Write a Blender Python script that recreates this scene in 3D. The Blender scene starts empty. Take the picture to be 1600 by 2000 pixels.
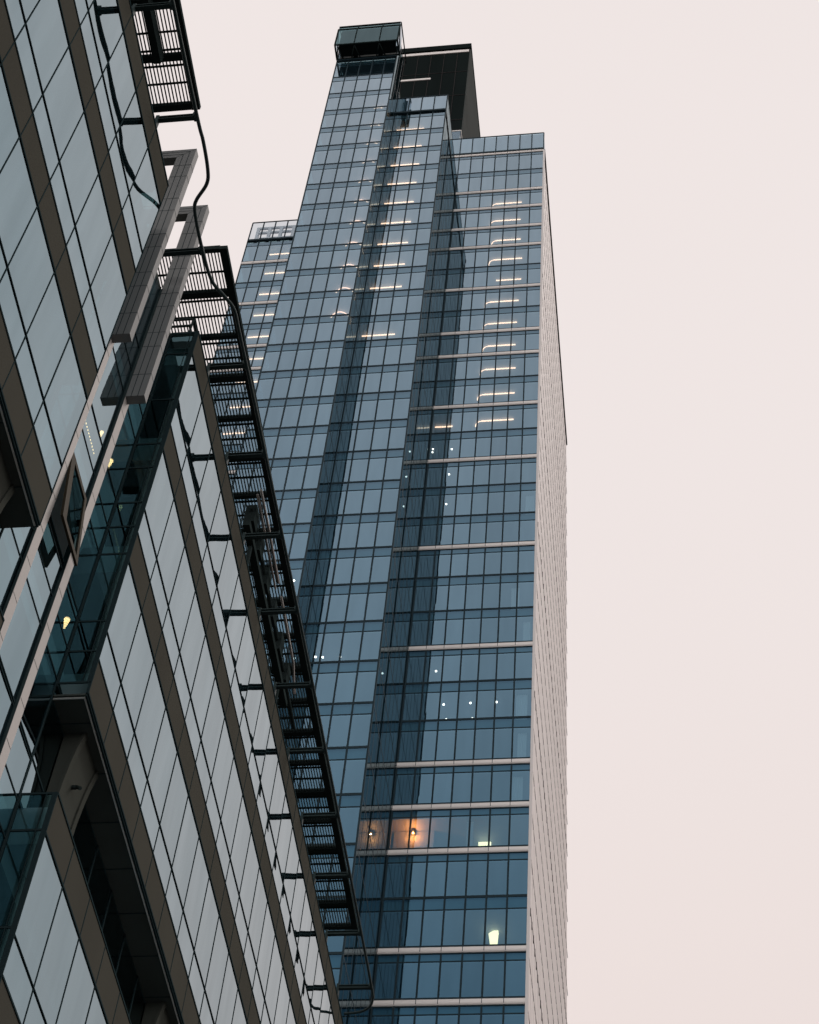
import bpy, math, random
from mathutils import Vector, Matrix
random.seed(7)
sc = bpy.context.scene

# ------------------------------------------------------------------ camera
cam_d = bpy.data.cameras.new("camera"); cam = bpy.data.objects.new("camera", cam_d)
sc.collection.objects.link(cam)
CR = Vector((0.99140287, 0.1122731, 0.06719451))
CU = Vector((0.05036401, -0.80141775, 0.59598075))
CF = Vector((-0.12076347, 0.58747284, 0.80018238))
cam.matrix_world = Matrix(((CR.x, CU.x, -CF.x, 0), (CR.y, CU.y, -CF.y, 0), (CR.z, CU.z, -CF.z, 0), (0, 0, 0, 1)))
cam_d.sensor_fit = 'VERTICAL'; cam_d.sensor_height = 36; cam_d.lens = 3607 / 2000 * 36
cam_d.clip_start = 0.1; cam_d.clip_end = 6000
sc.camera = cam

# ------------------------------------------------------------------ sky and light
SUN = Vector((0.62, 0.30, 0.72)).normalized()
SKY_AHEAD = (0.905, 0.822, 0.80, 1)
SKY_AHEAD_LOW = (0.865, 0.755, 0.72, 1)
SKY_BACK = (0.80, 0.77, 0.78, 1)
SKY_BACK_LOW = (0.50, 0.52, 0.56, 1)
SKY_BACK_HORIZON = (1.7, 1.62, 1.58, 1)
w = bpy.data.worlds.new("World"); sc.world = w; w.use_nodes = True
nt = w.node_tree; nt.nodes.clear()
def N(t, kind, **k):
    n = t.nodes.new(kind)
    for a, b in k.items(): setattr(n, a, b)
    return n
out = N(nt, 'ShaderNodeOutputWorld'); bg = N(nt, 'ShaderNodeBackground')
sky = N(nt, 'ShaderNodeTexSky', sky_type='NISHITA'); sky.sun_disc = False
sky.sun_elevation = math.asin(SUN.z); sky.sun_rotation = math.atan2(SUN.x, SUN.y)
skm = N(nt, 'ShaderNodeVectorMath', operation='SCALE'); skm.inputs['Scale'].default_value = 0.07
tc = N(nt, 'ShaderNodeTexCoord'); sep = N(nt, 'ShaderNodeSeparateXYZ')
mr = N(nt, 'ShaderNodeMapRange', interpolation_type='SMOOTHSTEP')
mr.inputs['From Min'].default_value = 0.25; mr.inputs['From Max'].default_value = -0.45
cm = N(nt, 'ShaderNodeMix', data_type='RGBA'); cm.inputs[6].default_value = SKY_AHEAD; cm.inputs[7].default_value = SKY_BACK
noi = N(nt, 'ShaderNodeTexNoise'); noi.inputs['Scale'].default_value = 2.2; noi.inputs['Detail'].default_value = 3
nr = N(nt, 'ShaderNodeMapRange'); nr.inputs['To Min'].default_value = 0.975; nr.inputs['To Max'].default_value = 1.025
nsc = N(nt, 'ShaderNodeVectorMath', operation='SCALE')
mix = N(nt, 'ShaderNodeMix', data_type='RGBA'); mix.inputs[0].default_value = 0.05
lk = nt.links.new
mz = N(nt, 'ShaderNodeMapRange', interpolation_type='SMOOTHSTEP')
mz.inputs['From Min'].default_value = 0.57; mz.inputs['From Max'].default_value = 0.77
mg = N(nt, 'ShaderNodeMapRange', interpolation_type='SMOOTHSTEP')
mg.inputs['From Min'].default_value = 0.52; mg.inputs['From Max'].default_value = 0.86
ca_ = N(nt, 'ShaderNodeMix', data_type='RGBA'); ca_.inputs[6].default_value = SKY_AHEAD_LOW; ca_.inputs[7].default_value = SKY_AHEAD
lk(sep.outputs['Z'], mg.inputs['Value']); lk(mg.outputs[0], ca_.inputs[0]); lk(ca_.outputs[2], cm.inputs[6])
cb_ = N(nt, 'ShaderNodeMix', data_type='RGBA'); cb_.inputs[6].default_value = SKY_BACK_LOW; cb_.inputs[7].default_value = SKY_BACK
lk(tc.outputs['Generated'], sep.inputs[0]); lk(sep.outputs['Y'], mr.inputs['Value']); lk(mr.outputs[0], cm.inputs[0])
mh = N(nt, 'ShaderNodeMapRange', interpolation_type='SMOOTHSTEP')
mh.inputs['From Min'].default_value = 0.36; mh.inputs['From Max'].default_value = 0.52
cc_ = N(nt, 'ShaderNodeMix', data_type='RGBA'); cc_.inputs[6].default_value = SKY_BACK_HORIZON
lk(sep.outputs['Z'], mh.inputs['Value']); lk(mh.outputs[0], cc_.inputs[0])
lk(sep.outputs['Z'], mz.inputs['Value']); lk(mz.outputs[0], cb_.inputs[0]); lk(cb_.outputs[2], cc_.inputs[7]); lk(cc_.outputs[2], cm.inputs[7])
lk(tc.outputs['Generated'], noi.inputs['Vector']); lk(noi.outputs[0], nr.inputs['Value'])
lk(cm.outputs[2], nsc.inputs[0]); lk(nr.outputs[0], nsc.inputs['Scale'])
lk(sky.outputs[0], skm.inputs[0])
lk(nsc.outputs[0], mix.inputs[6]); lk(skm.outputs[0], mix.inputs[7])
lk(mix.outputs[2], bg.inputs[0]); bg.inputs[1].default_value = 1.0
lk(bg.outputs[0], out.inputs[0])
sl = bpy.data.lights.new("sun", 'SUN'); sl.energy = 1.3; sl.angle = math.radians(25); sl.color = (1, 0.93, 0.88)
so = bpy.data.objects.new("sun", sl); sc.collection.objects.link(so)
so.rotation_euler = SUN.to_track_quat('Z', 'Y').to_euler()
vs = sc.view_settings; vs.view_transform = 'Standard'; vs.look = 'None'; vs.exposure = 0; vs.gamma = 1
sc.cycles.max_bounces = 10; sc.cycles.glossy_bounces = 6; sc.cycles.transparent_max_bounces = 16; sc.cycles.diffuse_bounces = 3

# ------------------------------------------------------------------ materials
def matte(name, col, rough=0.6, metal=0.0, vary=0.0, scale=1.0, spec=0.5, streak=False):
    m = bpy.data.materials.new(name); m.use_nodes = True; t = m.node_tree
    b = t.nodes['Principled BSDF']; b.inputs['Roughness'].default_value = rough
    b.inputs['Metallic'].default_value = metal; b.inputs['Specular IOR Level'].default_value = spec
    c = (*col, 1)
    if vary:
        g = N(t, 'ShaderNodeNewGeometry'); mp = N(t, 'ShaderNodeMapping')
        mp.inputs['Scale'].default_value = (scale, scale, scale * (0.12 if streak else 1))
        n = N(t, 'ShaderNodeTexNoise'); n.inputs['Scale'].default_value = 1; n.inputs['Detail'].default_value = 5
        r = N(t, 'ShaderNodeMapRange'); r.inputs['From Min'].default_value = 0.25; r.inputs['From Max'].default_value = 0.75
        r.inputs['To Min'].default_value = 1 - vary; r.inputs['To Max'].default_value = 1 + vary
        s = N(t, 'ShaderNodeVectorMath', operation='SCALE'); s.inputs[0].default_value = col
        t.links.new(g.outputs['Position'], mp.inputs[0]); t.links.new(mp.outputs[0], n.inputs['Vector'])
        t.links.new(n.outputs[0], r.inputs['Value']); t.links.new(r.outputs[0], s.inputs['Scale'])
        t.links.new(s.outputs[0], b.inputs['Base Color'])
    else: b.inputs['Base Color'].default_value = c
    return m

def glass(name, f0, f90, tint, power=4.0, rough=0.0, bump=0.0, bscale=1.0, dirt=0.0, vary=0.0):
    """coated curtain wall glass: tinted mirror that brightens towards grazing, rest is let through"""
    m = bpy.data.materials.new(name); m.use_nodes = True; t = m.node_tree; t.nodes.clear()
    o = N(t, 'ShaderNodeOutputMaterial'); add = N(t, 'ShaderNodeAddShader')
    gl = N(t, 'ShaderNodeBsdfGlossy'); gl.inputs['Roughness'].default_value = rough
    tr = N(t, 'ShaderNodeBsdfTransparent')
    lw = N(t, 'ShaderNodeLayerWeight'); lw.inputs['Blend'].default_value = 0.5
    pw = N(t, 'ShaderNodeMath', operation='POWER'); pw.inputs[1].default_value = power
    mx = N(t, 'ShaderNodeMix', data_type='RGBA'); mx.inputs[6].default_value = (*f0, 1); mx.inputs[7].default_value = (*f90, 1)
    mt = N(t, 'ShaderNodeMix', data_type='RGBA'); mt.inputs[6].default_value = (*tint, 1); mt.inputs[7].default_value = (0, 0, 0, 1)
    L = t.links.new
    L(lw.outputs['Facing'], pw.inputs[0]); L(pw.outputs[0], mx.inputs[0]); L(pw.outputs[0], mt.inputs[0])
    g = N(t, 'ShaderNodeNewGeometry')
    if dirt:
        mp = N(t, 'ShaderNodeMapping'); mp.inputs['Scale'].default_value = (1.6, 1.6, 0.22)
        n = N(t, 'ShaderNodeTexNoise'); n.inputs['Scale'].default_value = 1.0; n.inputs['Detail'].default_value = 6
        r = N(t, 'ShaderNodeMapRange'); r.inputs['From Min'].default_value = 0.3; r.inputs['From Max'].default_value = 0.7
        r.inputs['To Min'].default_value = 1 - dirt; r.inputs['To Max'].default_value = 1.0
        s = N(t, 'ShaderNodeVectorMath', operation='SCALE')
        L(g.outputs['Position'], mp.inputs[0]); L(mp.outputs[0], n.inputs['Vector']); L(n.outputs[0], r.inputs['Value'])
        L(mx.outputs[2], s.inputs[0]); L(s.outputs[0], gl.inputs['Color'])
        rr = N(t, 'ShaderNodeMapRange'); rr.inputs['To Min'].default_value = 1 - vary; rr.inputs['To Max'].default_value = 1 + vary
        mm = N(t, 'ShaderNodeMath', operation='MULTIPLY')
        L(g.outputs['Random Per Island'], rr.inputs['Value']); L(rr.outputs[0], mm.inputs[0]); L(r.outputs[0], mm.inputs[1]); L(mm.outputs[0], s.inputs['Scale'])
    else: L(mx.outputs[2], gl.inputs['Color'])
    L(mt.outputs[2], tr.inputs['Color'])
    if bump:
        n2 = N(t, 'ShaderNodeTexNoise'); n2.inputs['Scale'].default_value = bscale; n2.inputs['Detail'].default_value = 2
        bp = N(t, 'ShaderNodeBump'); bp.inputs['Strength'].default_value = 1; bp.inputs['Distance'].default_value = bump
        L(g.outputs['Position'], n2.inputs['Vector']); L(n2.outputs[0], bp.inputs['Height']); L(bp.outputs[0], gl.inputs['Normal'])
    L(gl.outputs[0], add.inputs[0]); L(tr.outputs[0], add.inputs[1]); L(add.outputs[0], o.inputs[0])
    return m

def glow(name, col, s):
    m = bpy.data.materials.new(name); m.use_nodes = True; b = m.node_tree.nodes['Principled BSDF']
    b.inputs['Base Color'].default_value = (0.8, 0.8, 0.8, 1)
    b.inputs['Emission Color'].default_value = (*col, 1); b.inputs['Emission Strength'].default_value = s
    return m

M = dict(
    off_glass=glass("office_glass", (0.018, 0.135, 0.19), (0.89, 0.92, 0.93), (0.18, 0.28, 0.30), 3.2, bump=0.0008, bscale=1.2, dirt=0.12, vary=0.04),
    off_side=glass("office_side_glass", (0.03, 0.072, 0.082), (0.5, 0.56, 0.58), (0.20, 0.32, 0.33), 4.0, bump=0.001, bscale=1.5, dirt=0.1),
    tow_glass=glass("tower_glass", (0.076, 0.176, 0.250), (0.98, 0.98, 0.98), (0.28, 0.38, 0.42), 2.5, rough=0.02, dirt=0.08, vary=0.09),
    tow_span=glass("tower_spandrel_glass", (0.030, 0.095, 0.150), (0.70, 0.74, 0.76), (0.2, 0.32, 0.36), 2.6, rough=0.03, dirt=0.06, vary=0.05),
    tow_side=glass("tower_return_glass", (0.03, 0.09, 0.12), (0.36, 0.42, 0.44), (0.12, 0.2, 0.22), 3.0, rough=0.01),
    clear=glass("clear_parapet_glass", (0.05, 0.07, 0.09), (0.6, 0.65, 0.7), (0.72, 0.76, 0.78), 4.0),
    olive=matte("olive_metal_panel", (0.052, 0.051, 0.043), 0.8, spec=0.0, vary=0.08, scale=0.5, streak=True),
    gasket=matte("dark_gasket", (0.018, 0.030, 0.033), 0.8, spec=0.0),
    mull=matte("dark_mullion_metal", (0.016, 0.030, 0.038), 0.6, spec=0.08),
    soffit=matte("dark_soffit_panel", (0.05, 0.057, 0.052), 0.8, spec=0.0, vary=0.12, scale=0.7),
    trim=matte("brushed_edge_trim", (0.55, 0.56, 0.54), 0.4, metal=0.4),
    bracket=matte("painted_bracket_steel", (0.045, 0.048, 0.042), 0.8, spec=0.0, vary=0.08, scale=0.6),
    stone=matte("grey_cladding_panel", (0.155, 0.158, 0.157), 0.7, spec=0.3, vary=0.07, scale=0.9, streak=True),
    fin=matte("beige_fin_metal", (0.345, 0.325, 0.31), 0.6, spec=0.2, vary=0.05, scale=0.8, streak=True),
    steel=matte("dark_roof_steel", (0.018, 0.025, 0.025), 0.8, spec=0.0, vary=0.2, scale=2),
    rail=matte("dark_green_rail_paint", (0.020, 0.034, 0.035), 0.6, spec=0.12),
    slab=matte("ceiling_board", (0.38, 0.40, 0.42), 0.8, vary=0.15, scale=0.3),
    core=matte("interior_wall", (0.22, 0.25, 0.28), 0.8, vary=0.3, scale=0.15),
    clad=matte("pale_metal_cladding", (0.63, 0.58, 0.562), 0.42, vary=0.04, scale=0.3, streak=True),
    groove=matte("cladding_joint", (0.035, 0.03, 0.03), 0.8, spec=0.05),
    bar=matte("pale_sunshade_metal", (0.74, 0.68, 0.65), 0.5, vary=0.05, scale=0.4),
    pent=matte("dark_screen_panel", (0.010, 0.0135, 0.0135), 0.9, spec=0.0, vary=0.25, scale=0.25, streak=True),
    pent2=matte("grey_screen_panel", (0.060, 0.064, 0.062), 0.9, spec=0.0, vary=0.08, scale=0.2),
    white=matte("white_roof_steel", (0.7, 0.68, 0.68), 0.5),
    duct=matte("galvanised_duct", (0.20, 0.19, 0.18), 0.45, metal=0.5, vary=0.15, scale=2),
    rust=matte("brown_window_frame", (0.03, 0.024, 0.014), 0.7, spec=0.1),
    curtain=matte("pale_curtain", (0.75, 0.68, 0.66), 0.9),
    asphalt=matte("asphalt", (0.05, 0.05, 0.052), 0.85, vary=0.2, scale=0.6),
    paving=matte("stone_paving", (0.045, 0.043, 0.042), 0.8, vary=0.12, scale=0.8),
    led=glow("warm_led", (1.0, 0.51, 0.31), 5.2),
    ring=glow("warm_ring_led", (1.0, 0.48, 0.31), 4.6),
    spot=glow("white_spot_lamp", (1.0, 0.80, 0.68), 9),
    amber=glow("amber_lampshade", (1.0, 0.30, 0.07), .5),
    lampw=glow("yellow_white_shade", (1.0, 0.78, 0.40), 3.6),
    glit=glow("glass_pendant_glow", (1.0, 0.50, 0.20), 7.0),
)

# ------------------------------------------------------------------ mesh helpers
def tag(o, label=None, cat=None, group=None, kind=None):
    if label: o['label'] = label
    if cat: o['category'] = cat
    if group: o['group'] = group
    if kind: o['kind'] = kind
    return o
def empty(name, loc, label=None, cat=None, group=None):
    o = bpy.data.objects.new(name, None); sc.collection.objects.link(o); o.location = loc
    return tag(o, label, cat, group)

class MB:
    def __init__(s, k=1.0): s.v = []; s.f = []; s.k = k; s.mi = []; s.m = 0; s.smooth = []
    def quad(s, a, b, c, d):
        n = len(s.v); s.v += [a, b, c, d]; s.f.append((n, n+1, n+2, n+3)); s.mi.append(s.m); s.smooth.append(False)
    def box(s, x0, x1, y0, y1, z0, z1):
        if x0 > x1: x0, x1 = x1, x0
        if y0 > y1: y0, y1 = y1, y0
        if z0 > z1: z0, z1 = z1, z0
        n = len(s.v)
        s.v += [(x0,y0,z0),(x1,y0,z0),(x1,y1,z0),(x0,y1,z0),(x0,y0,z1),(x1,y0,z1),(x1,y1,z1),(x0,y1,z1)]
        for f in ((0,3,2,1),(4,5,6,7),(0,1,5,4),(1,2,6,5),(2,3,7,6),(3,0,4,7)):
            s.f.append(tuple(n+i for i in f)); s.mi.append(s.m); s.smooth.append(False)
    def prism(s, poly, axis, a0, a1):
        """poly: list of 2-D points in the plane normal to axis ('x','y','z'), extruded a0..a1"""
        def P(p, a):
            return (a, p[0], p[1]) if axis == 'x' else ((p[0], a, p[1]) if axis == 'y' else (p[0], p[1], a))
        n = len(s.v); k = len(poly)
        s.v += [P(p, a0) for p in poly] + [P(p, a1) for p in poly]
        s.f.append(tuple(range(n, n+k))); s.f.append(tuple(range(n+2*k-1, n+k-1, -1))); s.mi += [s.m]*2; s.smooth += [False]*2
        for i in range(k):
            j = (i+1) % k; s.f.append((n+i, n+k+i, n+k+j, n+j)); s.mi.append(s.m); s.smooth.append(False)
    def tube(s, pts, r, seg=10, closed=False):
        pts = [Vector(p) for p in pts]; n0 = len(s.v); k = len(pts)
        for i, p in enumerate(pts):
            a = pts[(i-1) % k] if (closed or i > 0) else p
            b = pts[(i+1) % k] if (closed or i < k-1) else p
            d = (b-a).normalized(); u = d.cross(Vector((0, 0, 1)))
            if u.length < 1e-3: u = d.cross(Vector((1, 0, 0)))
            u.normalize(); w_ = d.cross(u).normalized()
            for j in range(seg):
                t = 2*math.pi*j/seg; s.v.append(tuple(p + (u*math.cos(t)+w_*math.sin(t))*r))
        for i in range(k if closed else k-1):
            for j in range(seg):
                a = n0+i*seg+j; b = n0+i*seg+(j+1) % seg; c = n0+((i+1) % k)*seg+(j+1) % seg; d = n0+((i+1) % k)*seg+j
                s.f.append((a, b, c, d)); s.mi.append(s.m); s.smooth.append(True)
        if not closed:
            s.f.append(tuple(n0+j for j in range(seg-1, -1, -1))); s.f.append(tuple(n0+(k-1)*seg+j for j in range(seg)))
            s.mi += [s.m]*2; s.smooth += [False]*2
    def bar(s, a, b, r): s.tube([a, b], r, 6)
    def pane_x(s, x, y0, y1, z0, z1, bulge, tilt=0.0, n=6):
        """a glass pane facing +X, slightly bowed like real toughened glass"""
        n0 = len(s.v)
        for j in range(n+1):
            for i in range(n+1):
                u = 2*i/n-1; v = 2*j/n-1
                d = bulge*(1-u*u)*(1-abs(v)**3) + tilt*u
                s.v.append((x+d, y0+(y1-y0)*i/n, z0+(z1-z0)*j/n))
        for j in range(n):
            for i in range(n):
                a = n0+j*(n+1)+i; s.f.append((a, a+1, a+n+2, a+n+1)); s.mi.append(s.m); s.smooth.append(True)
    def build(s, name, mats, parent=None, **tg):
        if not isinstance(mats, (list, tuple)): mats = [mats]
        me = bpy.data.meshes.new(name); k = s.k
        me.from_pydata([(v[0]*k, v[1]*k, v[2]*k) for v in s.v], [], s.f)
        for m in mats: me.materials.append(m)
        me.polygons.foreach_set('material_index', s.mi); me.polygons.foreach_set('use_smooth', s.smooth); me.update()
        o = bpy.data.objects.new(name, me); sc.collection.objects.link(o)
        if parent is not None:
            o.parent = parent; o.matrix_parent_inverse = Matrix.Translation(-Vector(parent.location))
        return tag(o, **tg)
def place_thing(mb, name, mats, **tg):
    """one-mesh thing with its origin at its own base"""
    k = mb.k; xs = [v[0] for v in mb.v]; ys = [v[1] for v in mb.v]; zs = [v[2] for v in mb.v]
    c = ((min(xs)+max(xs))/2, (min(ys)+max(ys))/2, min(zs))
    mb.v = [(v[0]-c[0], v[1]-c[1], v[2]-c[2]) for v in mb.v]
    o = mb.build(name, mats, None, **tg); o.location = (c[0]*k, c[1]*k, c[2]*k); return o

GZ = -1.6
# ================================================================== SETTING: street
g = MB(); g.quad((-900, -900, GZ), (900, -900, GZ), (900, 900, GZ), (-900, 900, GZ)); g.build("ground", M['paving'], kind='structure')
g = MB(); g.quad((2, -900, GZ+.004), (16, -900, GZ+.004), (16, 900, GZ+.004), (2, 900, GZ+.004)); g.build("road", M['asphalt'], kind='structure')
g = MB(); g.box(-9, 1.8, -300, 70, GZ, GZ+.12); g.build("pavement", M['paving'], kind='structure')

# ================================================================== TOWER (unit u = 0.87 m)
S = 0.87
TW = empty("skyscraper", (-22*S, 110*S, GZ), "very tall stepped blue glass tower with a pale ribbed side wall behind the nearer building", "skyscraper")
L3 = [210.3,205.2,200.1,195.75,190.91,186.36,181.6,176.92,172.3,167.73,163.13,158.4,153.59,148.9,144.28,139.8,135.2,130.71,126.3,121.65,117.0,112.5,108.0,103.2,98.6,94.06,89.45,84.8,80.3]
while L3[-1] > 4: L3.append(round(L3[-1]-4.55, 2))
D1, D2 = 85.4, 89.0                            # front planes of the front slab and the middle bay, right wing at 100
X1, X2 = -25.3, -19.35
L1 = [round(124.7+4.606*k, 2) for k in range(17, -27, -1)]
L2 = [round(93.66+4.598*k, 2) for k in range(23, -20, -1)]
BARS = [210.3,200.1,195.75,190.91,186.36,176.92,167.73,163.13,153.59,144.28,130.71,117.0,103.2,98.6,94.06,84.8,80.3,71.2,66.65,57.55]
G0 = -1.0/S

def section(Y, xs, levels, off, zmin, bars=(), depth=9.0, ztop=None, top_mat='tow_glass', thick=0.22, top_ledge=0.3):
    """one glass plane of the tower, facing -Y. xs: mullion positions from left to right"""
    x0, x1 = xs[0], xs[-1]
    fr = MB(S); low = MB(S)
    # rows
    for i in range(len(levels)-1):
        zt, zb = levels[i], levels[i+1]
        tgt = low if zb < zmin else None
        wv = tgt or MB(S); sp = tgt or MB(S)
        for a, b in zip(xs[:-1], xs[1:]):
            j = [random.uniform(-.002, .002) for _ in range(4)]
            wv.quad((a, Y+j[0], zb), (b, Y+j[1], zb), (b, Y+j[2], zt-off), (a, Y+j[3], zt-off))
            if tgt: tgt.m = 1
            sp.quad((a, Y-.01, zt-off), (b, Y-.01, zt-off), (b, Y-.01, zt), (a, Y-.01, zt))
            if tgt: tgt.m = 0
        if not tgt:
            wv.build("window_row", M['tow_glass'], TW); sp.build("spandrel_row", M['tow_span'], TW)
        if zt > zmin-6:
            if not any(abs(zt-q) < .2 for q in bars): fr.box(x0, x1, Y-.035, Y+.05, zt-thick/2, zt+thick/2)
            fr.box(x0, x1, Y-.02, Y+.05, zt-off-.045, zt-off+.045)
    if low.v: low.build("lower_windows", [M['tow_glass'], M['tow_span']], TW, kind='stuff')
    zt = ztop or levels[0]
    for x in xs: fr.box(x-.065, x+.065, Y-.045, Y+.06, G0, zt)
    fr.build("mullion_frame", M['mull'], TW)
    for q in bars:
        if q > levels[0]+.5 or q < zmin-6: continue
        b = MB(S); prev = x0
        b.prism([(Y-.10, q-.34), (Y-.13, q-.24), (Y-.12, q+.02), (Y-.03, q+.10), (Y-.03, q-.42)], 'x', x0, x1)
        b.m = 1; b.box(x0, x1, Y-.05, Y-.01, q+.10, q+.24); b.box(x0, x1, Y-.05, Y-.01, q-.52, q-.42)
        for x in xs[1:-1]: b.box(x-.02, x+.02, Y-.135, Y-.03, q-.33, q+.03)
        b.build("sunshade_bar", [M['bar'], M['mull']], TW)
    # parapet above the top level
    if ztop:
        p = MB(S)
        for a, b in zip(xs[:-1], xs[1:]): p.quad((a, Y, levels[0]), (b, Y, levels[0]), (b, Y, ztop), (a, Y, ztop))
        p.build("parapet_glass", M[top_mat], TW)
        l = MB(S); l.box(x0, x1, Y-.2, Y+.1, levels[0]-.05, levels[0]+top_ledge)
        l.box(x0, x1, Y-.05, Y+.05, ztop, ztop+.12); l.build("parapet_rail", M['mull'], TW)
        if top_mat != 'clear':
            b = MB(S); b.quad((x0, Y+.12, levels[0]), (x1, Y+.12, levels[0]), (x1, Y+.12, ztop), (x0, Y+.12, ztop)); b.build("parapet_backing", M['core'], TW)
    # inside: floors and core
    fl = MB(S)
    for q in levels:
        if q > zmin-8: fl.box(x0+.1, x1-.1, Y+.18, Y+depth, q-off-.0, q-.06)
    fl.build("floor_slabs", M['slab'], TW)
    c = MB(S); c.box(x0+.1, x1-.1, Y+depth+.01, Y+depth+4, G0, levels[0]); c.build("core_wall", M['core'], TW)
    return

xs3 = [-25.3] + [round(-8.87-1.49*k, 2) for k in range(10, -1, -1)]
section(100, xs3, L3, 1.16, 74, BARS, ztop=215.1)
xs4 = [-43.5, -42.1, -40.66, -39.2, -37.8, -36.3, -34.9]
L4 = [191.4] + [l for l in L3 if l < 191 and abs(l-190.91) > .1]
section(100, xs4, L4, 1.16, 140, [b for b in BARS if b < 190], ztop=196.1, top_mat='clear')
xs2 = [round(X2-1.487*k, 2) for k in range(6, -1, -1)]
section(D2, xs2, L2, 1.19, 67, (), ztop=203.75)
xs1 = [-32.47, -31.04, -29.55, -28.08, -26.6, X1]
section(D1, xs1, [207.6] + L1, 1.18, 98, (), ztop=213.2)

# returns (faces looking +X between the stepped planes)
def side_face(x, y0, y1, levels, ztop, zmin, step=1.46, off=1.1):
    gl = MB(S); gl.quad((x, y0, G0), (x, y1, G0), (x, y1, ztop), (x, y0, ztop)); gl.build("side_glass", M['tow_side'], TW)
    fr = MB(S); y = y0
    while y < y1-.2:
        fr.box(x-.04, x+.004, y-.05, y+.05, G0, ztop); y += step
    for q in levels:
        if q > zmin: fr.box(x-.04, x+.006, y0, y1, q-.08, q+.08)
    fr.box(x-.05, x+.02, y0, y1, ztop, ztop+.12)
    fr.build("side_mullion_frame", M['mull'], TW)
side_face(X2, D2, 100, L2, 203.75, 60)
side_face(X1, D1, D2, L1, 213.6, 60)
l = MB(S); l.box(X2-.04, X2+.08, D2, 100, 199.25, 199.6); l.build("roof_edge_beam", M['mull'], TW)
# left faces, roofs
o = MB(S)
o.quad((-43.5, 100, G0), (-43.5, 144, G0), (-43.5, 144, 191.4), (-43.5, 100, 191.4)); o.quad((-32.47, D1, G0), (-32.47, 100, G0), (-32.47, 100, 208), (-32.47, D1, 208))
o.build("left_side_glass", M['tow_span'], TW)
o = MB(S); o.box(-32.4, X1-.05, D1+.2, 99.9, 206.6, 207.2); o.box(-28, X2-.08, D2+.2, 99.9, 198.6, 199.3); o.box(-25.2, -9.0, 100.1, 143.8, 209.3, 209.9); o.box(-43.4, -25.3, 100.1, 143.8, 190.4, 191.2)
o.build("roof_slab", M['soffit'], TW)
# roof frame seen through the clear parapet of the low left wing
o = MB(S)
for x in (-42.7, -41.3, -39.9, -38.4): o.box(x-.18, x+.18, 100.22, 100.5, 191.6, 195.3)
for q in (192.6, 194.1, 195.2): o.box(-42.9, -38.2, 100.25, 100.48, q-.17, q+.17)
o.build("roof_frame", M['white'], TW)

# ribbed pale side wall (+X face)
XS = -8.87
cl = MB(S); gr = MB(S); y = 100.0; k = 0
W_ = 1.46
while y < 143.9:
    y1 = min(y+W_, 144.0)
    for h0, h1, d0, d1 in ((0, .5, .060, .026), (.5, 1, .040, .024)):
        a = y+(y1-y)*h0; b = y+(y1-y)*h1
        cl.quad((XS+d0, a, G0), (XS+d1, b, G0), (XS+d1, b, 210.2), (XS+d0, a, 210.2))
        cl.quad((XS+.028, a, G0), (XS+d0, a, G0), (XS+d0, a, 210.2), (XS+.028, a, 210.2))
    y = y1; k += 1
cl.m = 0; cl.quad((XS-.06, 100, G0), (XS-.06, 144, G0), (XS-.06, 144, 210.2), (XS-.06, 100, 210.2))
cl.box(XS-.05, XS+.16, 99.86, 100.0, G0, 210.0)
cl.build("ribbed_cladding", M['clad'], TW)
y = 100.0; k = 0
while y < 143.9:
    for q in L3[1:]:
        if q < 60: break
        for f in (0, .5):
            ya = y+W_*f; s_ = .15 if f else 0
            gr.box(XS+.02, XS+.062, ya+.04, ya+W_*.5-.05, q-.08, q+.02)
            if abs(q-190.91) < .1 or abs(q-163.13) < .1 or abs(q-89.45) < .1 or abs(q-117) < .1:
                pass
    for q in (89.2, 112.3, 135.3, 158.2, 181.4):
        gr.box(XS+.02, XS+.085, y-.04, y+.06, q-.38, q+.32)
    y += W_
gr.build("cladding_joints", M['groove'], TW)
o = MB(S); o.box(XS-.05, XS+.20, 100, 144, 209.75, 210.35); o.build("roof_edge_trim", M['groove'], TW)
o = MB(S); o.quad((XS, 100, 210.35), (XS, 144, 210.35), (XS, 144, 215.0), (XS, 100, 215.0)); o.build("parapet_glass", M['clear'], TW)
o = MB(S); o.quad((XS, 144, G0), (-43.5, 144, G0), (-43.5, 144, 191.4), (XS, 144, 191.4)); o.quad((XS, 144, 191.4), (-25.3, 144, 191.4), (-25.3, 144, 210.2), (XS, 144, 210.2)); o.build("rear_wall", M['clad'], TW)

# dark penthouse screen
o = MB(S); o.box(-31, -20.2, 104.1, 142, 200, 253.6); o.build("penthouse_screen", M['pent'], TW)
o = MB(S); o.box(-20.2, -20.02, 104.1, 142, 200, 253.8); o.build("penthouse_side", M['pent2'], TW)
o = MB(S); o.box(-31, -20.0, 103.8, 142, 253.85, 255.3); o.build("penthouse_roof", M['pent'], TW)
o = MB(S); o.box(-31, -20.3, 103.95, 104.08, 252.75, 253.5); o.build("penthouse_trim", M['bar'], TW)
o = MB(S); o.box(-30.2, -25.35, 103.95, 104.08, 243.9, 244.4); o.box(-30.2, -25.75, 103.95, 104.08, 231.1, 231.6); o.build("screen_channel", M['bar'], TW)
o = MB(S)
for x in (-29.5, -27.6, -25.7, -23.8, -21.9): o.box(x-.03, x+.03, 104.03, 104.1, 214, 253)
for q in (222, 230, 238, 246): o.box(-31, -20.25, 104.03, 104.1, q-.04, q+.04)
o.build("screen_joints", M['groove'], TW)
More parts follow.
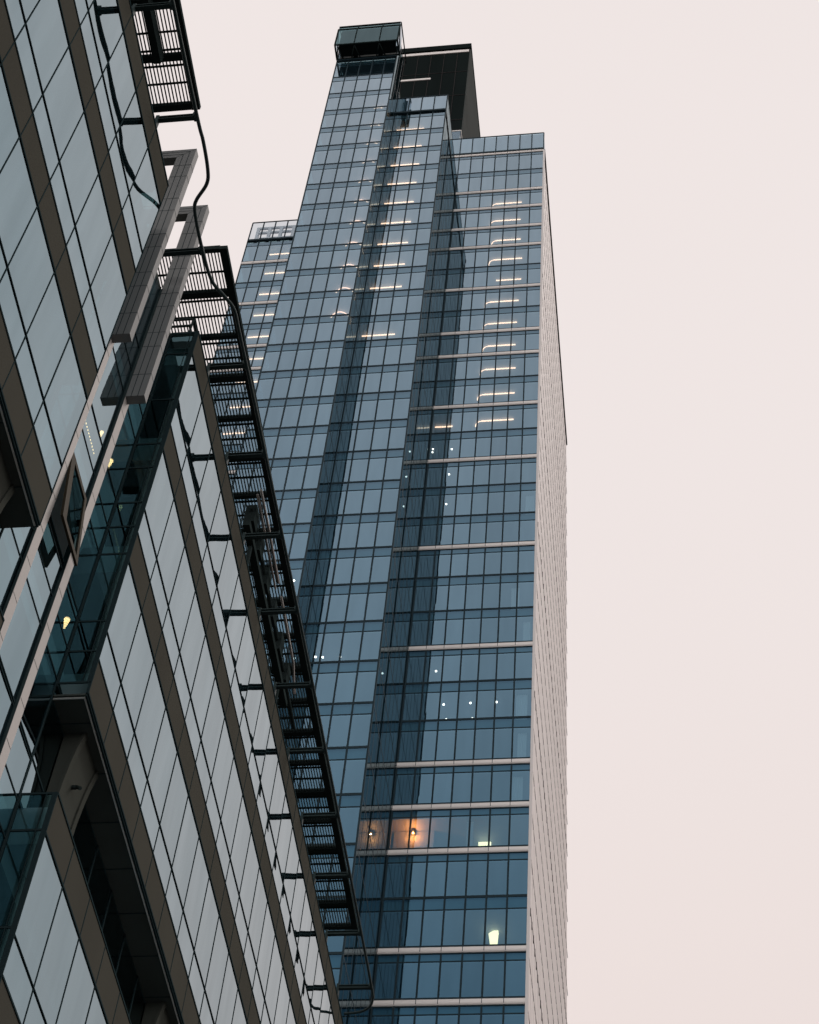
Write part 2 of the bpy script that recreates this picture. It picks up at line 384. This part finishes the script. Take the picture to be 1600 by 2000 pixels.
# little glazed plant box on the roof beside the stair
o = MB(S); o.box(-20.9, -19.6, 100.4, 103, 215.2, 218.4); o.build("plant_box", M['tow_span'], TW)
o = MB(S); o.box(-20.95, -19.5, 100.35, 103.05, 218.4, 218.6); o.box(-20.95, -19.5, 100.3, 103.05, 215.0, 215.35)
o.build("plant_box_trim", M['bar'], TW)

# glazed cabin cantilevered from the top of the front slab
Yc, Yb, zb_, zt_ = 83.45, 85.35, 208.05, 214.2
zm_ = 212.7
xa, xb = -32.5, -25.0
cb = MB(S)
cb.quad((xa, Yc, zb_), (xb, Yc, zb_), (xb, Yc, zm_), (xa, Yc, zm_)); cb.quad((xa, Yc+.3, zm_+.15), (xb, Yc+.3, zm_+.15), (xb, Yc+.3, zt_), (xa, Yc+.3, zt_))
cb.build("cabin_glass", M['off_side'], TW)
for x in (xa, xb):
    cb = MB(S); cb.quad((x, Yc, zb_), (x, Yb, zb_), (x, Yb, zt_), (x, Yc, zt_)); cb.build("cabin_side_glass", M['clear'], TW)
cb = MB(S); cb.box(xa+.45, xb-.25, Yc+.12, Yb-.02, zb_+.02, zb_+.35); cb.box(xa+.3, xb-.3, Yc+.5, Yc+.8, zb_+.36, zt_-.3); cb.build("cabin_floor", M['pent'], TW)
cb = MB(S); r = .09
for z_ in (zb_, zm_): cb.box(xa, xb, Yc-.06, Yc+.08, z_-.1, z_+.1)
cb.box(xa, xb, Yc+.22, Yc+.42, zt_-.08, zt_+.12)
for x in (xa, xb):
    cb.box(x-r, x+r, Yc-.06, Yb, zb_-.1, zb_+.1); cb.box(x-r, x+r, Yc-.06, Yc+.1, zb_, zm_+.1); cb.box(x-.06, x+.06, Yc+.3, D2, zt_-.06, zt_+.12)
    cb.bar((x, Yc, zm_), (x, Yb-.05, zb_), .07)
for x in (-30.2, -27.2): cb.box(x-.06, x+.06, Yc-.05, Yc+.02, zb_, zm_); cb.box(x-.07, x+.07, Yc+.24, Yc+.34, zm_, zt_)
cb.box(xa, xb, Yb-.14, Yb, zb_-.12, zb_+.15)
for x in (xa+.25, -30.2, -27.2):
    if x > xa+.3: cb.bar((x-.5, Yb-.15, zb_-.15), (x, Yc+.2, zb_-.15), .075)
    cb.bar((x+.55, Yb-.15, zb_-.15), (x+.05, Yc+.2, zb_-.15), .075)
cb.build("cabin_frame", M['steel'], TW)
cb = MB(S)
for a, b in ((xa+.4, -30.5), (-29.9, -27.5), (-26.9, xb-.3)): cb.box(a, b, Yb-.35, Yb-.2, zb_-.07, zb_-.01)
cb.build("cabin_floor_trim", M['trim'], TW)

# ------------------------------------------------------------------ things inside the tower: lamps
ORD = ["topmost", "second", "third", "fourth", "fifth", "sixth", "seventh", "eighth", "ninth", "tenth", "eleventh", "twelfth"]
def ordl(i): return "topmost" if i == 0 else ORD[i] + " from the top"
def strip(name, label, group, Y, x0, x1, d, z, hook=False, mat='led'):
    b = MB(S); b.box(x0, x1, Y+d-.05, Y+d+.05, z-.10, z)
    if hook:
        c = (x0, Y+d+.62); pts = [(c[0]-.62*math.sin(t), c[1]-.62*math.cos(t), z-.07) for t in [i*math.pi/2/7 for i in range(8)]]
        b.tube(pts, .05, 6)
    place_thing(b, name, M[mat], label=label, cat="ceiling light", group=group)
for i, (z, xl, xr, h) in enumerate([(198.82,-14.5,-11.46,1),(194.47,-14.5,-11.5,1),(189.63,-14.2,-11.4,1),(185.08,-14.35,-11.15,1),(180.32,-13.95,-11.16,0),(175.64,-14.5,-11.36,1),(171.02,-14.5,-11.44,1),(166.45,-14.4,-11.5,1),(161.85,-14.5,-11.4,1),(157.12,-14.6,-11.39,1),(152.31,-14.6,-11.39,1)]):
    strip("strip_light", f"warm hooked light line on the ceiling of the tower's right wing, {ordl(i)}" if h else "straight warm light line without a hook in the tower's right wing", "light lines in the right wing", 100, xl, xr, 1.08, z, h)
for i, z in enumerate([round(v*1.0844, 2) for v in (182.67,178.43,174.19,169.95,165.71,161.47,157.23,152.99,148.75,140.27)]):
    strip("strip_light", f"straight warm light line in the tower's middle bay, {ordl(i)}", "light lines in the middle bay", D2, X1+.15, -21.95, 1.35, z-.05)
for i, z in enumerate([189.63,185.08,180.32,175.64,171.02,166.45,161.85,157.12,152.31]):
    strip("strip_light", f"short warm light line in the tower's low left wing, {ordl(i)}", "light lines in the left wing", 100, -40.76, -38.36 if z > 158 else -37.2, .88, z)
strip("strip_light", "lowest warm light line, beside the dark recess above the first star lights", None, 100, X2+.1, -17.5, 1.5, 152.31)
for i, z in enumerate([round(v*1.1207, 2) for v in (175.85,171.74,167.63,163.52,159.41,155.3,151.19,147.08,142.97,138.86,134.75)]):
    b = MB(S); R_ = .95; b.tube([(-26.78+R_*math.cos(t), D1+1.5+R_+R_*math.sin(t), z-.08) for t in [i2*2*math.pi/28 for i2 in range(28)]], .06, 6, True)
    place_thing(b, "ring_light", M['ring'], label=f"round ring lamp on a ceiling of the tower's front slab, {ordl(i)}", cat="ring light", group="ring lights in the front slab")
def spot(x, Y, d, z, label, r=.11):
    b = MB(S); b.tube([(x, Y+d, z), (x, Y+d, z-.1)], r, 8); b.m = 1; b.tube([(x, Y+d, z-.1), (x, Y+d, z-.16)], r*.8, 8)
    place_thing(b, "downlight", [M['trim'], M['spot']], label=label, cat="downlight", group="star-like downlights in the tower")
for a in [(-19.12,.87,147.62,"star light beside its own mirror image below the lowest light line"),(-19.2,1.22,147.62,"star light just under the close pair"),(-17.3,.99,147.62,"star light right of the close pair, at the recess edge"),
          (-17.3,.7,143.0,"single star light one floor below the close pair, at the recess edge"),(-17.35,.91,138.52,"faint star light two floors below the close pair, at the recess edge"),(-17.09,1.47,115.72,"lone star light above the grid of five, at the recess edge"),
          (-16.18,1.15,111.22,"upper left star light in the grid of five"),(-13.99,1.09,111.22,"upper middle star light in the grid of five"),(-11.86,1.09,111.22,"upper right star light in the grid of five"),(-16.13,2.79,111.22,"lower left star light in the grid of five"),(-13.98,2.79,111.22,"lower right star light in the grid of five")]:
    spot(a[0], 100, a[1], a[2], a[3])
for a in [(-24.75,2.1,106.1,"left star light of the row of three in the middle bay"),(-24.2,2.15,106.1,"middle star light of the row of three in the middle bay"),(-22.86,2.2,106.1,"right star light of the row of three in the middle bay")]:
    spot(a[0], D2, a[1], a[2], a[3])
spot(-26.1, D1, .85, 109.5, "lone star light low in the front slab beside the dark screen")
# two amber wall lamps
for x, lb in ((-17.75, "amber wall lamp glowing at the edge of the dark recess low in the right wing"),):
    r_ = empty("wall_lamp", (x*S, 101.0*S, 96.9*S), lb, "wall lamp")
    b = MB(S); b.tube([(x, 101.1, 96.85), (x, 101.1, 97.1)], .08, 10); b.build("lamp_shade", M['amber'], r_)
    b = MB(S); b.box(x-.03, x+.03, 101.15, 101.42, 96.9, 96.95); b.box(x-.1, x+.1, 101.4, 101.44, 96.75, 97.1); b.build("wall_plate", M['trim'], r_)
    p = bpy.data.lights.new("lamp_bulb", 'POINT'); p.energy = 150; p.color = (1, .25, .05); p.shadow_soft_size = .02
    po = bpy.data.objects.new("lamp_bulb", p); sc.collection.objects.link(po); po.parent = r_; po.location = (0, -.05, -.12)
b = MB(S); b.quad((-19.25, 101.46, 94.2), (-16.2, 101.46, 94.2), (-16.2, 101.46, 97.4), (-19.25, 101.46, 97.4)); b.build("inner_partition", M['slab'], TW)
b = MB(S); b.box(-12.95, -12.0, 102.6, 102.8, 96.55, 97.2); place_thing(b, "panel_light", M['lampw'], label="bright yellow rectangular ceiling panel above a pale sunshade bar", cat="panel light")
b = MB(S)
b.prism([(-11.75, 87.2), (-11.2, 87.2), (-11.15, 88.2), (-11.5, 88.2), (-11.85, 87.95)], 'y', 102.2, 102.5); place_thing(b, "table_lamp", M['lampw'], label="bright creamy lampshade standing alone low in the right wing", cat="lamp")
# curtains at the corner windows of the right wing
for i, (xa_, xb_, q, lb) in enumerate([(-9.9,-9.1,139.8,"pale curtain at the corner window just below the lowest bar-free floors"),(-10.9,-10.2,126.3,"pinkish curtain at the corner of the right wing above the grid of star lights"),(-9.8,-9.2,121.65,"narrow pale curtain at the corner, one floor under the pinkish one"),
        (-10.2,-9.3,112.5,"pinkish curtain beside the upper right star light of the grid"),(-10.0,-9.3,108.0,"pale curtain at the corner right under the grid of star lights"),(-10.3,-9.5,103.2,"pale curtain at the corner below a sunshade bar"),(-13.6,-13.1,98.6,"tall pale curtain right of the amber wall lamps")]):
    b = MB(S); n = 10; zt2 = q-1.3; zb2 = q-4.5
    for j in range(n):
        a0 = xa_+(xb_-xa_)*j/n; a1 = xa_+(xb_-xa_)*(j+1)/n; d0 = .06 if j % 2 else 0; d1 = 0 if j % 2 else .06
        b.quad((a0, 100.5+d0, zb2), (a1, 100.5+d1, zb2), (a1, 100.5+d1, zt2), (a0, 100.5+d0, zt2))
    place_thing(b, "curtain", M['curtain'], label=lb, cat="curtain", group="curtains behind the tower glass")

# ================================================================== NEAR OFFICE BUILDING (unit a = 11.5 m)
A = 11.5
OB = empty("office_building", (-1.3*A, 2.4*A, GZ), "near glass office block with olive bands, grey fins and a dark louvred roof screen", "building")
GX = -1.066                                   # recessed glass plane, bays stand at X = -1
FL = .39; TOP = 3.71; g0 = GZ/A
def win(x, y0, y1, zb, zt, mat, parent=OB, name="window", mb=None, split=None):
    """one facade module between two bands, two panes split by a transom"""
    b = mb or MB(A); e = .0006
    zs = split if split is not None else zb+.08
    for a, c in ((zb, zs), (zs, zt)):
        k = (c-a)/.3
        b.pane_x(x, y0+e, y1-e, a, c, random.uniform(-.0010, -.0003)*max(.5, k), random.uniform(-.0001, .0001))
    if mb is None: return b.build(name, mat, parent)
def grid_frame(x, ys, rows, y0, y1, zbot, ztop):
    """dark gaskets: verticals at ys, band edges and transoms in rows [(z, halfwidth)]"""
    f = MB(A)
    for y in ys: f.box(x-.004, x+.0010, y-.0012, y+.0012, zbot, ztop)
    for z, h in rows: f.box(x-.004, x+.0019, y0, y1, z-h, z+h)
    f.build("window_frame", M['gasket'], OB)
def bay(yA, yB, ys, zbot, ztop, nfull, far=None, near=None, bandtop=.09, south=False):
    """projecting bay; ztop is its top edge, floors every FL downwards, zbot its lower edge"""
    rows = []; z = ztop; bands = []
    while z > zbot-.01:
        bands.append(z); z -= FL
    farm = MB(A); 
    for i, zt in enumerate(bands):
        h = .0925
        sp = MB(A); sp.m = 0
        for a, c in zip(ys[:-1], ys[1:]):
            sp.box(-1.004, -1.0+random.uniform(0, .0003), a+.0008, c-.0008, zt-h, zt)
        sp.build("spandrel_band", M['olive'], OB)
        rows += [(zt-h, .0021), (zt, .0021)]
        zb = bands[i+1] if i+1 < len(bands) else None
        if zb is None or zb < zbot-.01: continue
        rows.append((zb+.08, .0010))
        for a, c in zip(ys[:-1], ys[1:]):
            isfar = (far is not None and a > far) or (near is not None and c < near) or i >= nfull
            if isfar: win(-1.0, a, c, zb, zt-h, M['off_glass'], mb=farm)
            else: win(-1.0, a, c, zb, zt-h, M['off_glass'])
    if farm.v: farm.build("window_rows", M['off_glass'], OB, kind='stuff')
    grid_frame(-1.0, ys, rows, yA, yB, bands[-1]-.0925, ztop)
    lo = bands[-1]-.0925
    # soffit with joints, edge trim
    s_ = MB(A); s_.box(GX, -1.002, yA, yB, lo-.004, lo); s_.build("soffit", M['soffit'], OB)
    s_ = MB(A)
    y = yA+.069
    while y < yB: s_.box(GX, -1.006, y-.0008, y+.0008, lo-.0052, lo-.004); y += .1295
    s_.box(-1.0045, -1.0005, yA, yB, lo-.006, lo-.0035); s_.build("soffit_joints", M['gasket'], OB)
    t = MB(A); t.box(-1.0075, -1.0052, yA+.004, yB-.004, lo-.0075, lo-.0042); t.box(GX, -1.0075, yA+.004, yA+.0065, lo-.0075, lo-.0042); t.build("soffit_trim", M['trim'], OB)
    # inside: slabs
    fl = MB(A)
    for zt in bands: fl.box(-1.45, -1.012, yA+.03, yB-.03, zt-.088, zt-.003)
    fl.build("floor_slabs", M['slab'], OB)
    return bands
ys1 = [1.785] + [round(1.776-.1306*k, 4) for k in range(1, 14)][::1]; ys1 = sorted(ys1)
ys2 = [round(2.168+.1302*k, 4) for k in range(0, 24)]
b1 = bay(ys1[0], 1.785, ys1, 2.475, TOP, 9, near=.95)
b2 = bay(2.168, ys2[-1], ys2, 2.475, TOP, 9, far=3.85)
b3 = bay(2.168, ys2[-1], ys2, g0, 2.195, 2, far=2.9)
b4 = bay(ys1[0], 1.785, ys1, g0, 2.195, 1, near=1.4)
# south-facing end walls of the two bays and north ends
def end_wall(y, zbot, ztop, levels, face):
    w_ = MB(A); sgn = face
    zz = sorted([z for z in levels if zbot < z < ztop]+[zbot, ztop])
    for a, c in zip(zz[:-1], zz[1:]):
        w_ = MB(A); w_.quad((GX, y, a), (-1.003, y, a), (-1.003, y, c), (GX, y, c)); w_.build("end_window", M['off_side'], OB)
    f = MB(A)
    for z in zz: f.box(GX, -1.0, y-.0012*(1 if face < 0 else -1), y+.0012, z-.0022, z+.0022)
    f.box(-1.0085, -1.0005, y-.0015, y+.003, zbot, ztop); f.box(-1.0187, -1.0173, y-.001, y+.003, zbot, ztop); f.box(GX, GX+.0035, y-.002, y+.003, zbot, ztop)
    f.build("end_frame", M['gasket'], OB)
lv = [3.62, 3.425, 3.25, 3.161, 3.035, 2.952, 2.862, 2.653, 2.566]
end_wall(2.168, 2.478, TOP, lv, -1)
end_wall(2.168, g0, 2.195, [2.11, 1.9, 1.8, 1.5, 1.3], -1)
end_wall(1.786, 2.478, TOP, lv, 1)
end_wall(1.786, g0, 2.195, [2.11, 1.9, 1.8, 1.5, 1.3], 1)
# recessed glass plane between and behind the bays
rowsG = []
zs = [3.71, 3.26, 2.865, 2.485, 2.09, 1.70, 1.31]
SASH = (1.915, 2.034, 2.653, 2.866)
for i in range(len(zs)-1):
    zb, zt = zs[i+1], zs[i]
    for a, c in ((1.787, 1.889), (1.889, 2.04), (2.04, 2.167)):
        if i == 2 and a == 1.889:      # the module with the open sash: only the parts around the opening
            m_ = MB(A); win(GX, a, c, zb, 2.653, None, mb=m_, split=2.573); m_.build("window", M['off_glass'], OB); continue
        if i == 2: win(GX, a, c, zb, zt, M['off_glass'], split=zb+.085)
        else: win(GX, a, c, zb, zt, M['off_glass'], split=zb+.088)
for i, z in enumerate(zs): rowsG += [(z, .0014), (z+.088, .0014), (z+.178 if z > 2.6 else z+.186, .0012)]
rowsG += [(2.653, .0014), (2.284, .0014)]
f = MB(A)
for z, h in rowsG: 
    if z < TOP: f.box(GX-.004, GX+.0012, 1.787, 2.167, z-h, z+h)
for y in (1.79, 1.889, 2.04, 2.166): f.box(GX-.004, GX+.0014, y-.002, y+.002, g0, TOP)
f.build("window_frame", M['gasket'], OB)
rest = MB(A)
for y0_, y1_ in ((ys1[0], 1.786), (2.168, ys2[-1])):
    y = y0_
    while y < y1_-.01:
        ye = min(y+.1302, y1_)
        rest.pane_x(GX, y+.0006, ye-.0006, 2.19, 2.48, -.0003); y = ye
low = MB(A)
for a, c in ((1.787, 2.167),): low.quad((GX, a, g0), (GX, c, g0), (GX, c, 1.31), (GX, a, 1.31))
for v in low.v: rest.v.append(v)
n_ = len(rest.v)-4; rest.f.append((n_, n_+1, n_+2, n_+3)); rest.mi.append(0); rest.smooth.append(False)
rest.build("recess_glazing", M['off_glass'], OB, kind='stuff')
f = MB(A)
for y0_, y1_ in ((ys1[0], 1.786), (2.168, ys2[-1])):
    y = y0_
    while y < y1_: f.box(GX-.003, GX+.0014, y-.0014, y+.0014, 2.19, 2.48); y += .1302
    f.box(GX-.003, GX+.0014, y0_, y1_, 2.283, 2.286)
    f.box(GX-.002, GX+.004, y0_, y1_, 2.470, 2.482)
f.build("recess_frame", M['gasket'], OB)
# main body behind the glass
f = MB(A)
for z in [3.71-FL*k for k in range(9)]:
    f.box(-1.6, GX-.006, ys1[0], ys2[-1], z-.088, z-.004)
f.build("floor_slabs", M['slab'], OB)
f = MB(A); f.box(-2.6, -1.5, ys1[0], ys2[-1], g0, 3.69); f.box(-1.6, -1.003, ys2[-1], ys2[-1]+.01, g0, 3.70); f.box(-1.6, -1.003, ys1[0]-.01, ys1[0], g0, 3.70); f.build("core_wall", M['core'], OB)
f = MB(A); f.box(-2.6, -1.004, ys1[0], 1.785, 3.696, 3.7085); f.box(-2.6, -1.004, 2.168, ys2[-1], 3.696, 3.7085); f.box(-2.6, GX, 1.785, 2.168, 3.696, 3.7085); f.build("roof_slab", M['soffit'], OB)
f = MB(A); f.box(-1.006, -.9985, ys1[0], 1.787, TOP+.002, TOP+.006); f.box(-1.006, -.9985, 2.166, ys2[-1], TOP+.002, TOP+.006); f.box(GX, -1.006, 2.1665, 2.172, TOP+.002, TOP+.006); f.build("roof_coping", M['gasket'], OB)
# curved brackets under the bays
def curved_bracket(y0, y1, zt):
    prof = [(GX+.0015, zt), (-1.016, zt), (-1.0225, zt-.018), (-1.0290, zt-.042), (-1.0345, zt-.072), (-1.0388, zt-.108), (-1.0420, zt-.150), (-1.0440, zt-.2), (-1.0448, zt-.288), (GX+.0015, zt-.288)]
    b = MB(A); b.prism(prof, 'y', y0, y1); b.build("curved_bracket", M['bracket'], OB)
    e = MB(A)
    for ya in (y0, y1-.012):
        pr = [(p[0]+.0035, p[1]) for p in prof[1:-1]] + [(p[0]-.003, p[1]) for p in prof[-2:0:-1]]
        e.prism(pr, 'y', ya-.002, ya+.012)
    e.build("bracket_flange", M['bracket'], OB)
curved_bracket(2.262, 2.372, 2.475); curved_bracket(3.03, 3.14, 2.475); curved_bracket(1.60, 1.71, 2.475); curved_bracket(3.85, 3.96, 2.475); curved_bracket(.85, .96, 2.475)
# thin vertical fins on the recessed glass
for y in (1.887, 2.04):
    f = MB(A); zz = 3.30; z0_ = g0
    f.box(GX+.0015, -1.0595, y, y+.028, g0, 3.70)
    f.m = 1
    z = 1.2
    while z < 3.6:
        f.box(-1.0596, -1.0592, y+.001, y+.027, z-.0006, z+.0006); z += .1
    f.box(GX+.0015, -1.0596, y-.0012, y-.0002, g0, 3.70)
    f.build("vertical_fin", [M['fin'], M['rail']], OB)
# tall grey portal frames
def portal(y):
    xo, xi, zt, zb = -1.0185, -1.062, 4.118, 3.245
    th = .021; w_ = xo-xi
    p = MB(A)
    p.box(xi, xo, y, y+th, zb, zt)                       # upright
    p.box(-1.42, xi, y, y+th, zt-.040, zt)               # top beam going back over the roof
    p.box(-1.42, -1.385, y, y+th, 3.70, zt-.040)
    p.m = 1; d = .0006
    for k in (1, 2):
        x = xo-w_*k/3; zc = zt-.040*k/3
        p.box(x-d, x+d, y-.0004, y+.001, zb, zc); p.box(-1.40, x, y-.0004, y+.001, zc-d, zc+d)
    # mitre
    n = len(p.v); p.v += [(xo, y-.0004, zt), (xi, y-.0004, zt-.040), (xi, y-.0004, zt-.0412), (xo, y-.0004, zt-.0012)]; p.f.append((n, n+3, n+2, n+1)); p.mi.append(1); p.smooth.append(False)
    z = zb+.085; i = 0
    while z < zt-.06:
        p.box(xi, xo+.0004, y-.0004, y+th+.0004, z-.0005, z+.0005); z += (.115, .06)[i % 2]; i += 1
    p.build("portal_frame", [M['stone'], M['gasket']], OB)
portal(1.887); portal(2.04)
# open top-hung sash
a = math.atan2(.027, .213); y0_, y1_ = SASH[0], SASH[1]
def sp(u, off=0): return (GX+.001+math.sin(a)*u+math.cos(a)*off, 2.866-math.cos(a)*u+math.sin(a)*off)
s_ = MB(A)
for (u0, u1, ya, yb) in ((0, .016, y0_, y1_), (.198, .214, y0_, y1_), (.016, .198, y0_, y0_+.022), (.016, .198, y1_-.012, y1_)):
    s_.prism([sp(u0, -.002), sp(u1, -.002), sp(u1, .003), sp(u0, .003)], 'y', ya, yb)
sh = s_.build("open_sash", M['rust'], OB)
s_ = MB(A); p0 = sp(.012, .001); p1 = sp(.202, .001)
s_.quad((p0[0], y0_+.01, p0[1]), (p0[0], y1_-.01, p0[1]), (p1[0], y1_-.01, p1[1]), (p1[0], y0_+.01, p1[1]))
s_.build("sash_glass", M['off_side'], sh)

# roof screens of louvre blades
ZP = 4.15
def screen(y0, y1, thick_, purl, x_in=-1.38):
    bm_ = MB(A); xo = -1.0
    bm_.box(xo-.020, xo, y0, y1, ZP, ZP+.016)
    for y, hw in thick_: bm_.box(x_in, xo-.020, y-hw, y+hw, ZP+.002, ZP+.020)
    bm_.box(x_in-.02, x_in, y0, y1, ZP, ZP+.035)
    y = y0+.1
    while y < y1: bm_.box(x_in-.015, x_in-.002, y-.007, y+.007, 3.709, ZP); y += .52
    r = bm_.build("roof_screen", M['steel'], OB)
    pb = MB(A)
    for y in purl: pb.box(x_in, xo-.020, y-.0020, y+.0020, ZP+.004, ZP+.0095)
    pb.build("purlin", M['steel'], r)
    sb = MB(A); x = xo-.028; c = .0042
    while x > x_in+.01:
        sb.prism([(x-.0011, ZP+.010), (x+.0005, ZP+.010), (x+.0009, ZP+.0165), (x-.0007, ZP+.0165)], 'y', y0+.004, y1-.004); x -= .0086
    sb.build("louvre_blades", M['steel'], r)
screen(ys1[0], 1.800, [(1.792, .008), (1.665, .008), (1.53, .013), (1.40, .008), (1.27, .008), (1.14, .008), (1.0, .008), (.87, .008), (.74, .008), (.6, .008), (.46, .008)], [1.73, 1.60, 1.645, 1.685, 1.47, 1.335, 1.2, 1.07, .94])
Y2 = [2.316+.1305*k for k in range(19)]
screen(2.182, 4.79, [(2.188, .006)] + [(y, .0085 if k % 2 == 0 else .0055) for k, y in enumerate(Y2)] + [(4.782, .008)], [y-.065 for y in Y2] + [y+.018 for y in Y2])
# small handrail frame on the corner of the roof
f = MB(A)
for xo, z in ((-1.031, 3.815), (-1.036, 3.784)):
    f.box(-1.14, xo, 2.188, 2.192, z-.003, z+.003); f.box(xo-.004, xo, 2.192, 2.9, z-.003, z+.003)
for x in (-1.033, -1.09): f.box(x-.002, x+.002, 2.188, 2.192, 3.709, 3.815)
for y in (2.4, 2.65, 2.9): f.box(-1.035, -1.032, y-.002, y+.002, 3.709, 3.815)
f.build("roof_handrail", M['steel'], OB)

# window-cleaning rail: a pipe on outriggers, following the roof edge
ctrl = [(-.921, .42), (-.921, .9), (-.918, 1.35), (-.913, 1.639), (-.910, 1.701), (-.912, 1.770), (-.921, 1.806), (-.951, 1.843), (-.960, 1.868), (-.962, 1.927), (-.960, 1.994), (-.953, 2.055), (-.930, 2.099), (-.914, 2.135), (-.912, 2.2), (-.908, 2.418), (-.902, 2.85), (-.898, 3.3), (-.896, 3.8), (-.895, 4.25), (-.895, 4.600), (-.899, 4.655), (-.915, 4.695), (-.950, 4.718), (-1.0, 4.725)]
def smooth_path(c, z, n=6):
    out_ = []
    for i in range(len(c)-1):
        p0 = c[max(i-1, 0)]; p1 = c[i]; p2 = c[i+1]; p3 = c[min(i+2, len(c)-1)]
        for j in range(n):
            t = j/n
            out_.append(tuple(.5*((2*p1[k])+(-p0[k]+p2[k])*t+(2*p0[k]-5*p1[k]+4*p2[k]-p3[k])*t*t+(-p0[k]+3*p1[k]-3*p2[k]+p3[k])*t**3) for k in (0, 1))+(z,))
    out_.append((*c[-1], z)); return out_
RZ = 3.75
rl = MB(A); rl.tube(smooth_path(ctrl, RZ), .0043, 10); rail = rl.build("maintenance_rail", M['rail'], OB)
def rx(y):
    for (xa_, ya_), (xb_, yb_) in zip(ctrl[:-1], ctrl[1:]):
        if ya_ <= y <= yb_: return xa_+(xb_-xa_)*(y-ya_)/(yb_-ya_)
    return -.9
for y in [1.643-.2565*k for k in range(4, -1, -1)] + [1.974] + [2.289, 2.552, 2.806, 3.059, 3.324, 3.57, 3.83, 4.083, 4.342, 4.597]:
    xo = rx(y); xi = -1.3 if abs(y-1.974) < .01 else -1.001
    b = MB(A); b.box(xi, xo-.004, y-.0055, y+.0055, RZ+.005, RZ+.008); b.box(xi, xo-.004, y-.0055, y+.0055, RZ-.006, RZ-.0035); b.box(xi, xo-.004, y-.0015, y+.0015, RZ-.004, RZ+.006)
    b.box(xo-.009, xo+.001, y-.0075, y+.0075, RZ+.002, RZ+.012)
    b.tube([(xo-.004, y-.009, RZ), (xo-.004, y+.009, RZ)], .0052, 8)
    if xi < -1.2: pass
    else: b.box(-1.0065, -.999, y-.006, y+.006, TOP-.0, RZ+.012)
    b.build("rail_bracket", M['rail'], rail)

# ------------------------------------------------------------------ things on the roof and inside
def tube_thing(name, pts, r, mat, label, cat, group=None, seg=14):
    b = MB(A); b.tube(pts, r, seg); return place_thing(b, name, M[mat], label=label, cat=cat, group=group)
tube_thing("air_duct", [(-1.012, 2.88, 4.06), (-1.012, 3.02, 4.06), (-1.012, 3.2, 4.05)], .004, 'duct', "shiny thin pipe catching the light nearest the edge of the roof screen", "pipe", "pipes under the roof screen")
tube_thing("air_duct", [(-1.024, 2.895, 4.06), (-1.024, 3.22, 4.05)], .0032, 'duct', "thinner shiny pipe just left of the bright one under the roof screen", "pipe", "pipes under the roof screen")
tube_thing("air_duct", [(-1.045, 2.93, 4.05), (-1.047, 3.4, 4.04), (-1.05, 3.75, 4.04)], .006, 'steel', "thick dark duct running under the middle of the louvres", "duct", "ducts under the roof screen")
b = MB(A)
for y in (2.94, 3.04, 3.16, 3.28, 3.40, 3.52): b.box(-1.064, -1.034, y, y+.040, 4.0, 4.075)
b.box(-1.06, -1.04, 2.93, 3.6, 3.97, 3.99)
for y in (3.0, 3.5): b.box(-1.055, -1.045, y, y+.01, 3.709, 3.97)
place_thing(b, "air_handling_unit", M['steel'], label="dark ribbed air handling unit standing on the roof under the louvres", cat="roof plant")
tube_thing("air_duct", [(-1.012, 3.25, 4.05), (-1.015, 3.5, 4.05), (-1.03, 3.62, 4.05)], .0035, 'duct', "pale bent pipe lower down under the roof screen", "pipe", "pipes under the roof screen")
b = MB(A); b.box(-1.078, -1.060, .95, 1.655, 4.10, 4.145); place_thing(b, "cable_tray", M['steel'], label="dark cable tray running along the nearer louvred roof screen", cat="cable tray")
# camera on the curved bracket
cm_ = empty("security_camera", (-1.034*A, 2.30*A, 2.34*A), "small dark security camera fixed to the curved bracket under the bay", "security camera")
b = MB(A); b.box(-1.041, -1.031, 2.303, 2.309, 2.345, 2.351); b.build("camera_arm", M['steel'], cm_)
b = MB(A); b.tube([(-1.031, 2.306, 2.349), (-1.022, 2.304, 2.343)], .0036, 10); b.build("camera_body", M['steel'], cm_)
# pendant lamps behind the recessed glass
def pendant(x, y, z, lb, h=.03, rr=.0075):
    r_ = empty("pendant_lamp", (x*A, y*A, z*A), lb, "pendant lamp", "tiered pendant lamps")
    n = 5
    for i in range(n):
        b = MB(A); R_ = rr*(1-.17*i); zc = z-i*h/n
        b.tube([(x, y, zc), (x, y, zc-h/n*.5)], R_*.8, 14); b.build("glass_tier", M['glit'], r_)
    b = MB(A); b.tube([(x, y, z), (x, y, z+.04)], .0006, 6); b.build("cord", M['steel'], r_)
pendant(-1.1, 2.194, 2.695, "tiered glowing pendant lamp behind the dark teal glass, lowest of three")
pendant(-1.1, 2.150, 3.168, "tiered glowing pendant lamp beside the right thin fin")
pendant(-1.1, 2.071, 3.160, "small glowing pendant lamp right of the dotted light line", .022, .005)
b = MB(A); y = 1.985; z = 3.07
for i in range(11):
    b.box(-1.1008, -1.0992, y, y+.0030, 3.0775, 3.0795); y += .0082
place_thing(b, "dotted_light_line", M['glit'], label="line of small amber dots behind the glass between the two thin fins", cat="light line")
